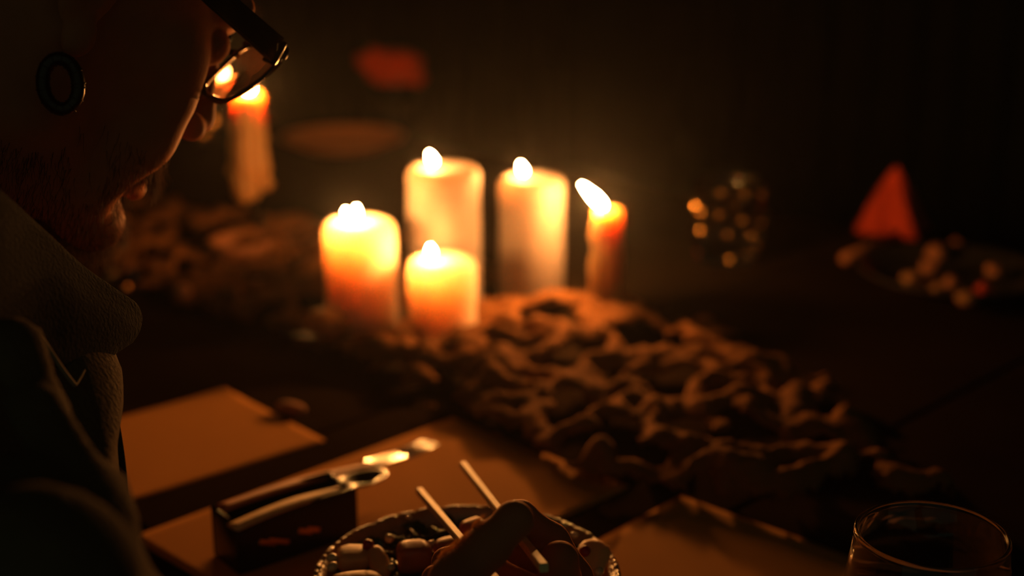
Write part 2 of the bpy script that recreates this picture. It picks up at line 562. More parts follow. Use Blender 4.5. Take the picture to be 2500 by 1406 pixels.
# black oval slate under the two front candles
sl_c = T(905, 812)
sv, sf = lathe([(0, 0), (0.076, 0.0), (0.080, 0.002), (0.080, 0.004), (0.077, 0.005), (0, 0.005)], (0, 0, 0), 64, wob=0.01, seed=4)
sv = np.array(sv) * np.array([1.32, 0.72, 1])
sv = sv + np.array([sl_c[0] + 0.016, sl_c[1] + 0.006, TZ + 0.002])
tag(MB().add(sv, sf).build('slate_board', M_slate), 'thin black oval board under the two front pillar candles', 'board')

pillar(T(885, 790, .007), 0.0345, 0.104, [(-0.0085, -0.004, 0.0060, 0.0034), (-0.003, 0.001, 0.0090, 0.0034)],
       'medium ivory pillar candle at the left of the cluster, forked flame', seed=1, wax=M_wax_glow)
pillar(T(1080, 812, .007), 0.0325, 0.074, [(-0.009, -0.0010, 0.0080, 0.0036)],
       'shortest ivory pillar candle, in front of the tallest one', seed=2, wax=M_wax_glow)
pillar(T(1087, 752, .004), 0.0365, 0.147, [(-0.008, -0.005, 0.0090, 0.0036)],
       'tallest ivory pillar candle, behind the shortest one', seed=3)
pillar(T(1297, 735, .004), 0.0335, 0.132, [(-0.007, -0.004, 0.0085, 0.0034)],
       'tall ivory pillar candle beside the thin amber taper', seed=5)

def taper(base, r, h, flame, label, drips, stick=None):
    base = np.array(base)
    root = empty('taper_candle', base, label, 'candle')
    prof = [(0, 0), (r * 1.15, 0)] + [(r * (1.06 - 0.10 * t + 0.03 * math.sin(t * 14)), h * t) for t in np.linspace(0.03, 0.93, 16)] + [(r * 0.98, h * 0.965), (r * 0.8, h), (r * 0.45, h - 0.002), (0, h - 0.003)]
    v, f = lathe(prof, base, 36, wob=0.02, seed=7)
    MB().add(v, f).build('wax_body', M_wax_amber, root)
    for (a, z0, z1, rd) in drips:
        d = np.array([math.cos(math.radians(a)), math.sin(math.radians(a)), 0])
        pts, rr = [], []
        nseg = 12
        for i in range(nseg + 1):
            t = i / nseg
            z = z0 + (z1 - z0) * t
            pts.append(base + d * (r * (0.95 + 0.12 * t) + 0.0015 * math.sin(t * 17 + a)) + np.array([0, 0, z]))
            rr.append(rd * (0.55 + 0.45 * t + 0.22 * math.sin(t * 23 + a)))
        pts.append(pts[-1] + np.array([0, 0, -rd * 0.9])); rr.append(rd * 0.35)
        tv, tf = tube(pts, rr, 12)
        MB().add(tv, tf).build('wax_drip', M_wax_amber, root)
    top = base + np.array([0, 0, h - 0.004])
    w1 = top + np.array([flame[0] * 0.25, 0, 0.009])
    wv, wf = tube([top, (top + w1) / 2, w1], [0.001, 0.001, 0.0008], 8)
    MB().add(wv, wf).build('wick', M_wick, root)
    flame_mesh(top + (w1 - top) * 0.5, top + np.array([flame[0], 0, flame[1]]), flame[2], parent=root)
    return root

taper(T(1480, 775, .004), 0.0148, 0.112, (-0.027, 0.028, 0.0046),
      'thin amber taper candle with a slanting flame, right of the pillars',
      [(200, 0.105, 0.004, 0.0042), (232, 0.100, 0.012, 0.0034), (170, 0.09, -0.001, 0.004), (300, 0.035, 0.004, 0.0046), (262, 0.020, 0.002, 0.0052)])

# far candle on a thin stick, at the upper left behind the eyeglasses
cs_base = T(640, 600)
cs = empty('candlestick', cs_base, 'thin black candlestick on the far side holding the dripping taper', 'candlestick')
v, f = lathe([(0, 0), (0.035, 0), (0.034, 0.004), (0.012, 0.009), (0.0055, 0.02), (0.005, 0.06), (0.0075, 0.064), (0.005, 0.069), (0.0055, 0.083), (0.017, 0.090), (0.018, 0.094), (0, 0.094)], cs_base, 32)
MB().add(v, f).build('stick', M_black, cs)
taper(cs_base + np.array([-0.007, 0, 0.0945]), 0.0185, 0.088, (0.001, 0.018, 0.0060),
      'amber taper candle dripping long wax strands, seen past the eyeglasses',
      [(255, 0.085, -0.030, 0.0085), (285, 0.080, -0.026, 0.0075), (200, 0.060, -0.006, 0.0075), (330, 0.055, -0.018, 0.0070), (228, 0.04, -0.028, 0.0085)])

# ------------------------------------------------------------------ soft lumps
def lump(name, center, size, m, label, cat, seed=0, k=0.22, rotz=0.0, group=None, parent=None, sub=3, flat=0.0, tilt=0.0):
    bm = bmesh.new()
    bmesh.ops.create_icosphere(bm, subdivisions=sub, radius=1.0)
    R = Matrix.Rotation(rotz, 3, 'Z') @ Matrix.Rotation(tilt, 3, 'X')
    vs = []
    for q in bm.verts:
        p = q.co.copy()
        if flat:    # push towards a soft box
            p = Vector([math.copysign(abs(c) ** (1 - flat), c) for c in p])
        d = 1 + k * fbm(Vector(p) + Vector((seed * 3.1, seed, 0)), 1.3, 3)
        p = Vector((p.x * size[0], p.y * size[1], p.z * size[2])) * d
        vs.append(np.array(center) + np.array(R @ p))
    fs = [tuple(v.index for v in fc.verts) for fc in bm.faces]
    bm.free()
    o = link_mesh(name, vs, fs, m, parent)
    if label: tag(o, label, cat, group)
    return o

lump('wax_lump', T(800, 790, .020), (0.021, 0.018, 0.015), M_wax_amber, 'rounded lump of amber wax on the black board beside the left candle', 'wax', seed=3)
lump('wax_puddle', T(985, 815, .015), (0.016, 0.020, 0.012), M_wax_amber, 'small heap of melted wax between the two front pillar candles', 'wax', seed=9)

# things on the far left part of the runner
def dish(center, r, h, m, name, label, cat, th=0.004):
    v, f = lathe([(0, 0), (r * 0.55, 0), (r * 0.62, 0.002), (r * 0.9, h * 0.55), (r, h), (r - th * 0.5, h + 0.001), (r - th, h), (r * 0.86 - th, h * 0.55), (r * 0.5, th), (0, th)], center, 40)
    return tag(MB().add(v, f).build(name, m), label, cat)
dish(T(590, 640, .012), 0.036, 0.026, M_clay, 'small_bowl', 'small terracotta bowl among the moss at the far left', 'bowl')
lump('dried_fruit', T(392, 648, .012), (0.017, 0.012, 0.010), M_clay, 'orange dried fruit lying alone left of the terracotta bowl', 'dried fruit', seed=5, k=0.1)
for i, (px, py, s) in enumerate([(690, 600, .014), (775, 605, .017), (735, 640, .013), (640, 700, .012), (515, 690, .010), (450, 715, .011)]):
    lab = ['dried orange slice behind the terracotta bowl on its right', 'dried orange piece against the left pillar candle',
           'dark orange chip in front of the black gap in the moss', 'dried orange chip nearest the left candle board',
           'dried chip in front of the terracotta bowl', 'dried chip lying left of the terracotta bowl, towards the diner'][i]
    lump('dried_slice', T(px, py, .014), (s, s * .8, s * .75), M_clay, lab, 'dried fruit', seed=20 + i, k=0.35, rotz=i, group='dried orange pieces in the moss')

# ------------------------------------------------------------------ bowl of salad
BC = T(1140, 1402, 0.056)
BR = 0.0865
bc0 = np.array([BC[0], BC[1], TZ + 0.0032])
broot = empty('salad_bowl', bc0, 'round tan stoneware bowl with a hammered rim, filled with salad', 'bowl')
hb = 0.0528
prof = [(0, 0), (0.040, 0), (0.043, 0.002), (0.060, 0.012), (0.076, 0.030), (BR - .003, hb - .004), (BR, hb - .002), (BR + .0005, hb), (BR - .0015, hb + .0015), (BR - .004, hb), (BR - 0.008, hb - .008), (0.070, 0.030), (0.054, 0.015), (0.036, 0.006), (0, 0.005)]
v, f = lathe(prof, bc0, 120, wob=0.0035, seed=5)
MB().add(v, f).build('bowl_body', M_stone, broot)
rng = random.Random(11)
mb = MB()
for k in range(90):     # hammered beads of the rim
    a = 2 * math.pi * k / 90 + rng.uniform(-.02, .02)
    c = bc0 + np.array([(BR - .0012) * math.cos(a), (BR - .0012) * math.sin(a), hb + .0002])
    bm = bmesh.new(); bmesh.ops.create_icosphere(bm, subdivisions=2, radius=1)
    s = 0.0019 * rng.uniform(0.85, 1.12)
    t = np.array([-math.sin(a), math.cos(a), 0]); rr = np.array([math.cos(a), math.sin(a), 0])
    vs = [c + t * q.co.x * s * 2.6 + rr * q.co.y * s + np.array([0, 0, q.co.z * s]) for q in bm.verts]
    mb.add(vs, [tuple(x.index for x in fc.verts) for fc in bm.faces]); bm.free()
mb.build('rim', M_stone, broot)

def leaves():
    mb = MB()
    rng = random.Random(4)
    for k in range(620):
        r = BR * 0.89 * math.sqrt(rng.random())
        a = rng.uniform(0, 6.283)
        zc = 0.036 + 0.013 * rng.random() + 0.006 * (1 - r / BR)
        c = bc0 + np.array([r * math.cos(a), r * math.sin(a), zc])
        L, W = rng.uniform(.008, .017), rng.uniform(.004, .008)
        R = Matrix.Rotation(rng.uniform(0, 6.28), 3, 'Z') @ Matrix.Rotation(rng.uniform(-.9, .9), 3, 'X') @ Matrix.Rotation(rng.uniform(-.7, .7), 3, 'Y')
        vs, fs = [], []
        nn = 6
        for i in range(nn + 1):
            t = i / nn
            w = W * math.sin(math.pi * (0.06 + 0.9 * t)) * (1 + 0.25 * math.sin(t * 19 + k))
            for s in (-1, 0, 1):
                p = Vector(((t - .5) * L, s * w * .5, 0.12 * W * abs(s) * 2 - 0.25 * L * (t - .5) ** 2 * 2))
                vs.append(c + np.array(R @ p))
        for i in range(nn):
            for s in range(2):
                b = i * 3 + s
                fs.append((b, b + 3, b + 4, b + 1))
        mb.add(vs, fs)
    o = mb.build('salad_leaves', M_leaf)
    md = o.modifiers.new('thick', 'SOLIDIFY'); md.thickness = 0.0006
    return tag(o, 'dark glossy green salad leaves filling the stoneware bowl', 'salad', kind='stuff')
leaves()
FZ = 0.0600
def food(px, py, size, m, label, cat, seed=0, rotz=0.0, flat=0.0, k=0.1, name='food', z=FZ, tilt=0.0, group=None):
    return lump(name, T(px, py, z), size, m, label, cat, seed=seed, rotz=rotz, flat=flat, k=k, tilt=tilt, group=group)
food(862, 1362, (.0095, .0105, .0055), M_tofu, 'pale squared slice at the left of the bowl, beside the red berry', 'food slice', 1, 0.1, .45, name='pale_slice', group='pale slices in the bowl')
food(925, 1372, (.0062, .0125, .0050), M_tofu, 'pale crescent slice to the right of the red berry', 'food slice', 2, 0.35, .1, name='pale_slice', tilt=.3, group='pale slices in the bowl')
food(872, 1425, (.0150, .0085, .0060), M_tofu, 'broad pale slice at the bottom edge, nearest the viewer on the left', 'food slice', 3, 0.15, .3, name='pale_slice', group='pale slices in the bowl')
food(899, 1331, (.0034, .0034, .0036), M_red_food, 'small dark red berry between two pale slices', 'berry', 4, k=.08, name='red_berry', z=FZ + .006)
food(1012, 1360, (.0100, .0095, .0085), M_salmon, 'orange cube of salmon left of the curled fingertips', 'salmon cube', 5, 0.2, .45, name='salmon_cube', group='salmon cubes in the bowl')
food(1158, 1302, (.0085, .0080, .0085), M_salmon, 'salmon cube behind the thumb, between the chopsticks', 'salmon cube', 6, 0.7, .35, name='salmon_cube', group='salmon cubes in the bowl')
food(1095, 1335, (.0090, .0065, .0050), M_salmon, 'flat salmon piece under the left chopstick', 'salmon cube', 7, 0.5, .3, name='salmon_cube', group='salmon cubes in the bowl')
rad = empty('radish_slice', T(1440, 1372, FZ + .002), 'pale round slice with a dark red centre at the right rim', 'vegetable slice')
lump('flesh', T(1440, 1372, FZ + .002), (.0100, .0150, .0050), M_tofu, None, None, seed=8, k=.12, rotz=-.5, flat=.2, parent=rad, tilt=.5)
lump('red_centre', T(1428, 1345, FZ + .0085), (.0030, .0034, .0018), M_red_food, None, None, seed=9, k=.06, parent=rad, tilt=.7)
for i, (px, py, s, lab) in enumerate([
        (811, 1362, .0026, 'bright pale bean beside the left rim, upper of the pair'),
        (812, 1384, .0028, 'pale bean beside the left rim, lower of the pair'),
        (950, 1314, .0026, 'pale bean among the leaves above the salmon cube'),
        (998, 1262, .0016, 'tiny seed high among the leaves, left of the chopstick tip'),
        (1053, 1326, .0018, 'small round bead on top of the salmon cube'),
        (955, 1385, .0022, 'small bean between pale crescent and salmon cube'),
        (1376, 1282, .0018, 'small bean inside the right rim beyond the index finger'),
        (1402, 1306, .0020, 'small bean inside the right rim above the red-centred slice'),
        (1462, 1396, .0026, 'pale bean at the lower right rim of the bowl')]):
    food(px, py, (s * 1.3, s, s), M_pearl, lab, 'bean', 30 + i, i * .9, k=.06, name='bean', z=FZ + .003, group='beans in the salad')

# ------------------------------------------------------------------ chopsticks
def chopstick(a, b, wa, wb, label):
    a, b = np.array(a), np.array(b)
    ax = (b - a) / np.linalg.norm(b - a)
    up = np.array([0, 0, 1.0]); s = np.cross(ax, up); s /= np.linalg.norm(s); up = np.cross(s, ax)
    v, f = [], []
    n = 12
    for i in range(n + 1):
        t = i / n
        w = (wa + (wb - wa) * t) / 2
        c = a + (b - a) * t
        ch = 0.75
        for (x, y) in ((-1, -ch), (-ch, -1), (ch, -1), (1, -ch), (1, ch), (ch, 1), (-ch, 1), (-1, ch)):
            v.append(c + s * w * x + up * w * y)
    for i in range(n):
        for k in range(8):
            k2 = (k + 1) % 8
            f.append((i * 8 + k, i * 8 + k2, (i + 1) * 8 + k2, (i + 1) * 8 + k))
    f += [tuple(reversed(range(8))), tuple(range(n * 8, n * 8 + 8))]
    return tag(link_mesh('chopstick', v, f, M_bamboo, smooth=False), label, 'chopstick', 'pair of bamboo chopsticks')
chopstick(D(1130, 1134, .905), D(1328, 1386, .664), .0042, .0044, 'right-hand bamboo chopstick whose square butt end shows below the thumb')
chopstick(D(1024, 1198, .880), D(1215, 1424, .672), .0042, .0044, 'left-hand bamboo chopstick passing behind the thumb over the pale slices')

# ------------------------------------------------------------------ the hand holding them (diner on the viewer's side)
def cones(P, lst, k):
    d = None
    for (a, b, r1, r2) in lst:
        q = sd_cone(P, a, b, r1, r2)
        d = q if d is None else smin(d, q, k)
    return d
H_ = {}
thumb = [D(1120, 1520, .642), D(1112, 1418, .662), D(1190, 1335, .670), D(1255, 1270, .674)]
index = [D(1410, 1530, .707), D(1398, 1410, .732), D(1345, 1322, .730), D(1270, 1262, .724)]
middle = [D(1385, 1540, .702), D(1368, 1410, .710), D(1240, 1345, .737), D(1090, 1372, .730)]
middle2 = [D(1368, 1410, .702), D(1366, 1368, .702), D(1360, 1378, .680)]
ring = [D(1350, 1570, .682), D(1340, 1470, .692), D(1200, 1400, .707), D(1065, 1415, .700)]
little = [D(1310, 1600, .672), D(1290, 1530, .682), D(1180, 1480, .692), D(1080, 1470, .687)]
wrist = D(1400, 1900, .609)
elbow = np.array([0.20, 0.20, TZ - 0.02])
def hand_fn(P):
    palm = cones(P, [(D(1400, 1560, .687), wrist, .026, .026), (D(1330, 1600, .677), wrist, .024, .026),
                     (D(1240, 1600, .667), wrist, .022, .027), (D(1150, 1530, .647), wrist, .017, .026),
                     (wrist, elbow, .026, .040)], .016)
    d = palm
    th = cones(P, [(thumb[0], thumb[1], .0145, .0118), (thumb[1], thumb[2], .0118, .0098), (thumb[2], thumb[3], .0102, .0086)], .005)
    for ch, r in ((index, .0098), (middle, .0096), (ring, .0092), (little, .0084)):
        fi = cones(P, [(ch[0], ch[1], r * 1.15, r * 1.02), (ch[1], ch[2], r * 1.03, r * .94), (ch[2], ch[3], r * .94, r * .82)], .0035)
        d = smin(d, fi, .003)
    d = smin(d, smin(th, palm, .008), .0012)
    # rounded knuckle facing the viewer at the right
    d = smin(d, sd_cone(P, middle2[0], middle2[1], .0098, .0098), .004)
    # fingertips swell a little
    for ch, r in ((thumb, .0090), (index, .0086)):
        d = smin(d, sd_ell(P, ch[3], (r, r, r)), .003)
    return d
proot = empty('person', (0.20, 0.20, 0.0), "person beside the viewer, only the bent right hand with chopsticks seen over the bowl", 'person')
lo = np.array([-0.07, 0.30, TZ + 0.02]); hi = np.array([0.12, 0.74, TZ + 0.27])
allp = np.array(thumb + index + middle + ring + little + [wrist])
lo = allp.min(0) - 0.04; hi = allp.max(0) + 0.03
hv, hf = surface_nets(hand_fn, lo, hi, 0.0015)
hand = link_mesh('hand', hv, hf, M_skin, proot)
# nails of thumb (hidden side) and the ring tips
def nail(tip, prev, side, name='thumb_nail'):
    ax = tip - prev; ax /= np.linalg.norm(ax)
    side = side - ax * (side @ ax); side /= np.linalg.norm(side)
    w = np.cross(ax, side)
    c = tip + side * .0070 + ax * .001
    v, f = [], []
    for i in range(7):
        for j in range(7):
            a, b = (i / 6 - .5), (j / 6 - .5)
            v.append(c + ax * a * .012 + w * math.sin(b * 1.6) * .0062 + side * (math.cos(b * 1.6) - 1) * .006 + side * (.0009 - .004 * a * a))
    f = [(i * 7 + j, i * 7 + j + 1, (i + 1) * 7 + j + 1, (i + 1) * 7 + j) for i in range(6) for j in range(6)]
    o = link_mesh(name, v, f, M_nail, hand, origin=hand.location + proot.location)
    o.parent = proot; o.location = (0, 0, 0); o.location = Vector(hand.location)
    md = o.modifiers.new('t', 'SOLIDIFY'); md.thickness = .0006
    return o
nail(thumb[3], thumb[2], np.array([-.6, .7, .6]))
# fine hairs along the lit edge of the thumb
def strand_mesh(roots, name, m, parent, r=0.00015):
    mb = MB()
    for pts in roots:
        n = len(pts)
        v, f = tube(pts, [r * (1 - 0.8 * i / (n - 1)) for i in range(n)], 3, cap=False)
        mb.add(v, f)
    return mb.build(name, m, parent)
rng = random.Random(2)
st = []
for k in range(280):
    t = rng.random()
    a = thumb[1] + (thumb[2] - thumb[1]) * t if t < .75 else thumb[2] + (thumb[3] - thumb[2]) * (t - .75)
    ax = thumb[2] - thumb[1]; ax = ax / np.linalg.norm(ax)
    out = np.array([-.72, .3, .62]) + np.array([rng.uniform(-.35, .35), rng.uniform(-.5, .3), rng.uniform(-.3, .3)])
    out -= ax * (out @ ax); out /= np.linalg.norm(out)
    p = a + out * .03
    for _ in range(25):
        p = p - out * float(hand_fn(p[None, :].astype(np.float32))[0]) * .9
    d = ax * .75 + out * .35 + np.array([rng.uniform(-.2, .2) for _ in range(3)])
    L = rng.uniform(.0035, .0070)
    st.append([p - out * .0005, p + d * L * .5, p + d * L + ax * L * .3 - out * L * .25])
strand_mesh(st, 'thumb_hair', M_arm_hair, proot)
# sleeve and forearm continue below the frame
sh = np.array([0.30, -0.12, TZ + 0.22])
def sleeve_fn(P):
    return cones(P, [(wrist + (elbow - wrist) * .45, elbow, .041, .052), (elbow, sh, .054, .068)], .03)
# (forearm under the cuff)
def fore_fn(P):
    return sd_cone(P, wrist, elbow, .0265, .038)
allq = np.array([wrist, elbow, sh])
v, f = surface_nets(sleeve_fn, allq.min(0) - .08, allq.max(0) + .08, .006)
link_mesh('sleeve', v, f, M_jacket, proot)
v, f = surface_nets(fore_fn, np.array([wrist, elbow]).min(0) - .05, np.array([wrist, elbow]).max(0) + .05, .004)
link_mesh('forearm', v, f, M_skin, proot)

# ------------------------------------------------------------------ drinking glass, right foreground
gc = T(2275, 1308, 0.110)
g0 = np.array([gc[0], gc[1], TZ + 0.0015])
RG = 0.0385
prof = [(0, 0), (0.026, 0), (0.031, 0.002), (0.0405, 0.022), (0.0440, 0.045), (0.0430, 0.075), (RG + .0004, 0.1065), (RG + .0009, 0.1082), (RG + .0006, 0.1096), (RG - .0005, 0.1103), (RG - .0016, 0.1096), (RG - .0019, 0.1082), (RG - .0013, 0.1065), (0.0414, 0.075), (0.0422, 0.045), (0.0388, 0.024), (0.028, 0.007), (0, 0.0055)]
v, f = lathe(prof, g0, 96)
tag(MB().add(v, f).build('drinking_glass', M_glass), 'empty clear stemless drinking glass at the lower right corner', 'glass')

# ------------------------------------------------------------------ black caddy and cutlery
cA = T(545, 1268, .034); cB = T(838, 1178, .034)
ax = cB - cA; Lc = np.linalg.norm(ax); ax /= Lc
ay = np.cross([0, 0, 1.0], ax)
croot = empty('cutlery_caddy', (*((cA + cB) / 2)[:2], TZ + .001), 'narrow black open caddy with lit rims, left of the salad bowl', 'caddy')
cc = (cA + cB) / 2; cc[2] = TZ + 0.001
Wc, Hc, th = .036, .036, .003
for nm, s in (('long_wall', 1), ('long_wall', -1)):
    v, f = frame_box(cc + ay * s * (Wc - th) / 2 + np.array([0, 0, Hc / 2]), ax, ay, (0, 0, 1), Lc, th, Hc, .0012)
    MB().add(v, f).build(nm, M_black, croot)
for s in (1, -1):
    v, f = frame_box(cc + ax * s * (Lc - th) / 2 + np.array([0, 0, Hc / 2 - .0005]), ax, ay, (0, 0, 1), th, Wc - 2 * th, Hc - .001, .0008)
    MB().add(v, f).build('end_wall', M_black, croot)
v, f = frame_box(cc + np.array([0, 0, .0015]), ax, ay, (0, 0, 1), Lc - 2 * th, Wc - 2 * th, .003, .0005)
MB().add(v, f).build('base', M_black, croot)

def spoonlike(a, b, label, kind, hm=None):
    hm = hm or M_red_wood
    a, b = np.array(a), np.array(b)
    d = b - a; L = np.linalg.norm(d); d /= L
    s = np.cross(d, [0, 0, 1.0]); s /= np.linalg.norm(s); up = np.cross(s, d)
    root = empty(kind, a, label, kind)
    v, f = [], []
    n = 24
    hl = 0.68 if kind != 'knife' else .5
    for i in range(n + 1):
        t = i / n * hl
        w = .0052 if t < hl * .62 else .0024 + .0028 * (hl - t) / (hl * .38)
        c = a + d * L * t + up * .002 * math.sin(t * 5)
        for (x, y) in ((-1, -.3), (0, -.5), (1, -.3), (1, .3), (0, .5), (-1, .3)):
            v.append(c + s * w * x + up * .003 * y)
    for i in range(n):
        for k in range(6):
            k2 = (k + 1) % 6
            f.append((i * 6 + k, i * 6 + k2, (i + 1) * 6 + k2, (i + 1) * 6 + k))
    f += [tuple(reversed(range(6))), tuple(range(n * 6, n * 6 + 6))]
    tag(MB().add(v, f).build('handle', hm, root), 'reddish wooden handle' if hm is M_red_wood else 'tan wooden handle')
    if kind == 'fork':
        v, f = frame_box(a + d * L * .76, d, s, up, L * .17, .016, .0022, .0009)
        MB().add(v, f).build('fork_head', M_steel, root)
        for k in range(4):
            o = (k - 1.5) * .0048
            p0 = a + d * L * .83 + s * o
            tv, tf = tube([p0, p0 + d * L * .09 + up * .001, p0 + d * L * .17 + up * .0035], [.0013, .0012, .0006], 8)
            MB().add(tv, tf).build('tine', M_steel, root)
    elif kind == 'spoon':
        c = a + d * L * .84
        vs, fs = [], []
        for i in range(9):
            for j in range(16):
                rr = i / 8; an = j / 16 * 2 * math.pi
                vs.append(c + d * L * .16 * rr * math.cos(an) + s * .0125 * rr * math.sin(an) + up * (.005 * rr * rr - .004))
        for i in range(8):
            for j in range(16):
                j2 = (j + 1) % 16
                fs.append((i * 16 + j, i * 16 + j2, (i + 1) * 16 + j2, (i + 1) * 16 + j))
        o = link_mesh('spoon_bowl', vs, fs, M_steel, root)
        md = o.modifiers.new('t', 'SOLIDIFY'); md.thickness = .0012
    else:
        v, f = frame_box(a + d * L * .75, d, s, up, L * .5, .014, .0014, .0005)
        MB().add(v, f).build('blade', M_steel, root)
    return root
zc = Hc + .0045
spoonlike(T(540, 1240, zc), T(1052, 1090, .020), 'steel fork with reddish wooden handle laid across the caddy, tines towards the moss', 'fork')
spoonlike(T(568, 1288, zc), T(940, 1152, zc - .010), 'spoon with tan wooden handle lying in front of the fork on the caddy', 'spoon', M_bamboo)
# slanted metal strips added to the caddy's near wall in place of reflected light
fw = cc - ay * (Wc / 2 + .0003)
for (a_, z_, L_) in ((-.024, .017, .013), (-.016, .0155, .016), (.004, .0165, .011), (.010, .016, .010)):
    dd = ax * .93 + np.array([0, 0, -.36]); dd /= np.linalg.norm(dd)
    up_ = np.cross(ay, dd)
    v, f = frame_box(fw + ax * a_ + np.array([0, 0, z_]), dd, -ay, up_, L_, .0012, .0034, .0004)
    MB().add(v, f).build('glint_strip', M_glint, croot)
lump('tan_chip', T(712, 995, .006), (.014, .006, .005), M_clay, 'small tan chip on the bare table, in front of the left candles', 'chip', seed=13, k=.1, rotz=-.5)

# ------------------------------------------------------------------ background glassware, plates, napkins
def tumbler(base, r, h, label, dots, seed=0, dr=.0026):
    """clear tumbler with small added metal discs that stand in for its glints; dots = (angle around the glass in degrees, height fraction)"""
    rng = random.Random(seed)
    base = np.array(base)
    root = empty('glint_tumbler', base, label, 'glass', 'tumblers with glint discs')
    prof = [(0, 0), (r * .78, 0), (r * .82, h * .03)] + [(r * (.82 + .18 * t), h * t) for t in np.linspace(.1, .98, 8)] + [(r - .0008, h), (r - .0020, h * .98)]
    prof += [(r * (.82 + .18 * t) - .0022, h * t) for t in np.linspace(.9, .2, 6)] + [(r * .6, h * .13), (0, h * .12)]
    v, f = lathe(prof, base, 72)
    MB().add(v, f).build('glass_body', M_glass, root)
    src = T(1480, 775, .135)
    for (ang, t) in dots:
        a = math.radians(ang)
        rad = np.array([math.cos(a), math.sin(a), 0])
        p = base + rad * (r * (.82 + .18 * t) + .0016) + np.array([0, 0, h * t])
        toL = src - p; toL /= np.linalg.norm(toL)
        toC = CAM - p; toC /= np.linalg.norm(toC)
        n = toL + toC; n /= np.linalg.norm(n)           # added discs face midway between flame and camera so that they glint
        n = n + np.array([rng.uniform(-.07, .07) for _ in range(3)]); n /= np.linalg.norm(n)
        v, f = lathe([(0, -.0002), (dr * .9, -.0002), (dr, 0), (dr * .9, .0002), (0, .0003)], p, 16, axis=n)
        MB().add(v, f).build('glint_disc', M_glint, root, smooth=False)
    return root
tumbler(T(1772, 632, .0015), 0.042, 0.092, 'clear tumbler dotted with added gold glint discs, alone to the right of the amber taper',
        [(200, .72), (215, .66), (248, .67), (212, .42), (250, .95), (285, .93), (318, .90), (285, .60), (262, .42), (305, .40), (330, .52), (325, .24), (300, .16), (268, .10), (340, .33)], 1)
tumbler(T(300, 712, .0015), 0.024, 0.090, 'narrow tumbler with added glint discs standing just beyond the bearded chin',
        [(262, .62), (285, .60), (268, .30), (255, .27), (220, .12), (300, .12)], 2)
tumbler(T(533, 345, .0015), 0.030, 0.07, 'small tumbler with added glint discs far off, below the eyeglasses',
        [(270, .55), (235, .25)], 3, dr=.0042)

def plate(center, r, m, label, tilt=0.0, ell=1.0):
    prof = [(0, 0), (r * .6, 0), (r * .66, .003), (r * .97, .016), (r, .018), (r - .002, .0195), (r * .94, .0175), (r * .66, .006), (r * .6, .004), (0, .004)]
    v, f = lathe(prof, np.array(center) + np.array([0, 0, .0015]), 64)
    return tag(MB().add(v, f).build('dinner_plate', m), label, 'plate')
plate(T(840, 338, .012) - np.array([0, .02, .012]), .098, M_ceram, 'round tan plate on the far side, between the far taper and the tall pillar')
plate(T(2325, 688, .004) - np.array([0, 0, .004]), .102, M_ceram_dark, 'dark plate scattered with food bits at the right edge')
bits = [(2225, 680, .011, 'tan chunk at the left rim of the dark plate', M_tan_food),
        (2290, 618, .014, 'largest brown chunk at the back of the dark plate', M_clay),
        (2335, 600, .010, 'orange chunk at the back of the dark plate, on the right', M_clay),
        (2270, 655, .010, 'brown chunk left of the dark plate centre', M_clay),
        (2290, 705, .009, 'tan chunk at the front of the dark plate, left part', M_tan_food),
        (2322, 690, .010, 'orange-brown chunk in the middle of the dark plate', M_clay),
        (2360, 728, .011, 'bright tan chunk at the front rim of the dark plate', M_tan_food),
        (2400, 705, .009, 'red chunk at the front right of the dark plate', M_red_cloth),
        (2425, 660, .010, 'brown chunk at the right side of the dark plate', M_clay)]
for i, (px, py, s, lab, m) in enumerate(bits):
    lump('food_chunk', T(px, py, .016), (s, s * .8, s * .7), m, lab, 'food', seed=50 + i, k=.3, rotz=i, group='food on the dark plate')

def cloth_peak(center, w, d, h, m, label, seed=0, rot=0.0, lean=0.0, folds=5, amp=.22):
    """a standing folded napkin: pleated cone"""
    v, f = [], []
    seg, rows = 72, 22
    R = Matrix.Rotation(rot, 3, 'Z')
    for j in range(rows + 1):
        t = j / rows
        k = (1 - t) ** .75
        for i in range(seg):
            a = 2 * math.pi * i / seg
            q = 1 + amp * math.cos(folds * a + seed) * (1 - .5 * t) + .06 * math.sin(11 * a + 5 * t)
            p = Vector((w * k * q * math.cos(a) + lean * t * t, d * k * q * math.sin(a), h * t))
            p = R @ p
            v.append(np.array(center) + np.array(p))
    for j in range(rows):
        for i in range(seg):
            i2 = (i + 1) % seg
            f.append((j * seg + i, j * seg + i2, (j + 1) * seg + i2, (j + 1) * seg + i))
    f.append(tuple(reversed(range(seg)))); f.append(tuple(range(rows * seg, rows * seg + seg)))
    o = link_mesh('folded_napkin', v, f, m)
    return tag(o, label, 'napkin', 'red cloth napkins')
cloth_peak(T(2178, 560, .001), .043, .040, .080, M_red_cloth, 'bright red napkin folded to a standing peak at the right', seed=0, rot=-1.35, folds=4, lean=0, amp=.20)
st_a, st_b = T(2062, 632, .010), T(2192, 566, .006)
tv, tf = tube([st_a, (st_a + st_b) / 2, st_b], [.0065, .0045, .0045], 12)
tag(MB().add(tv, tf).build('wooden_handle', M_clay), 'thin wooden handle lying in front of the red peaked napkin', 'utensil')

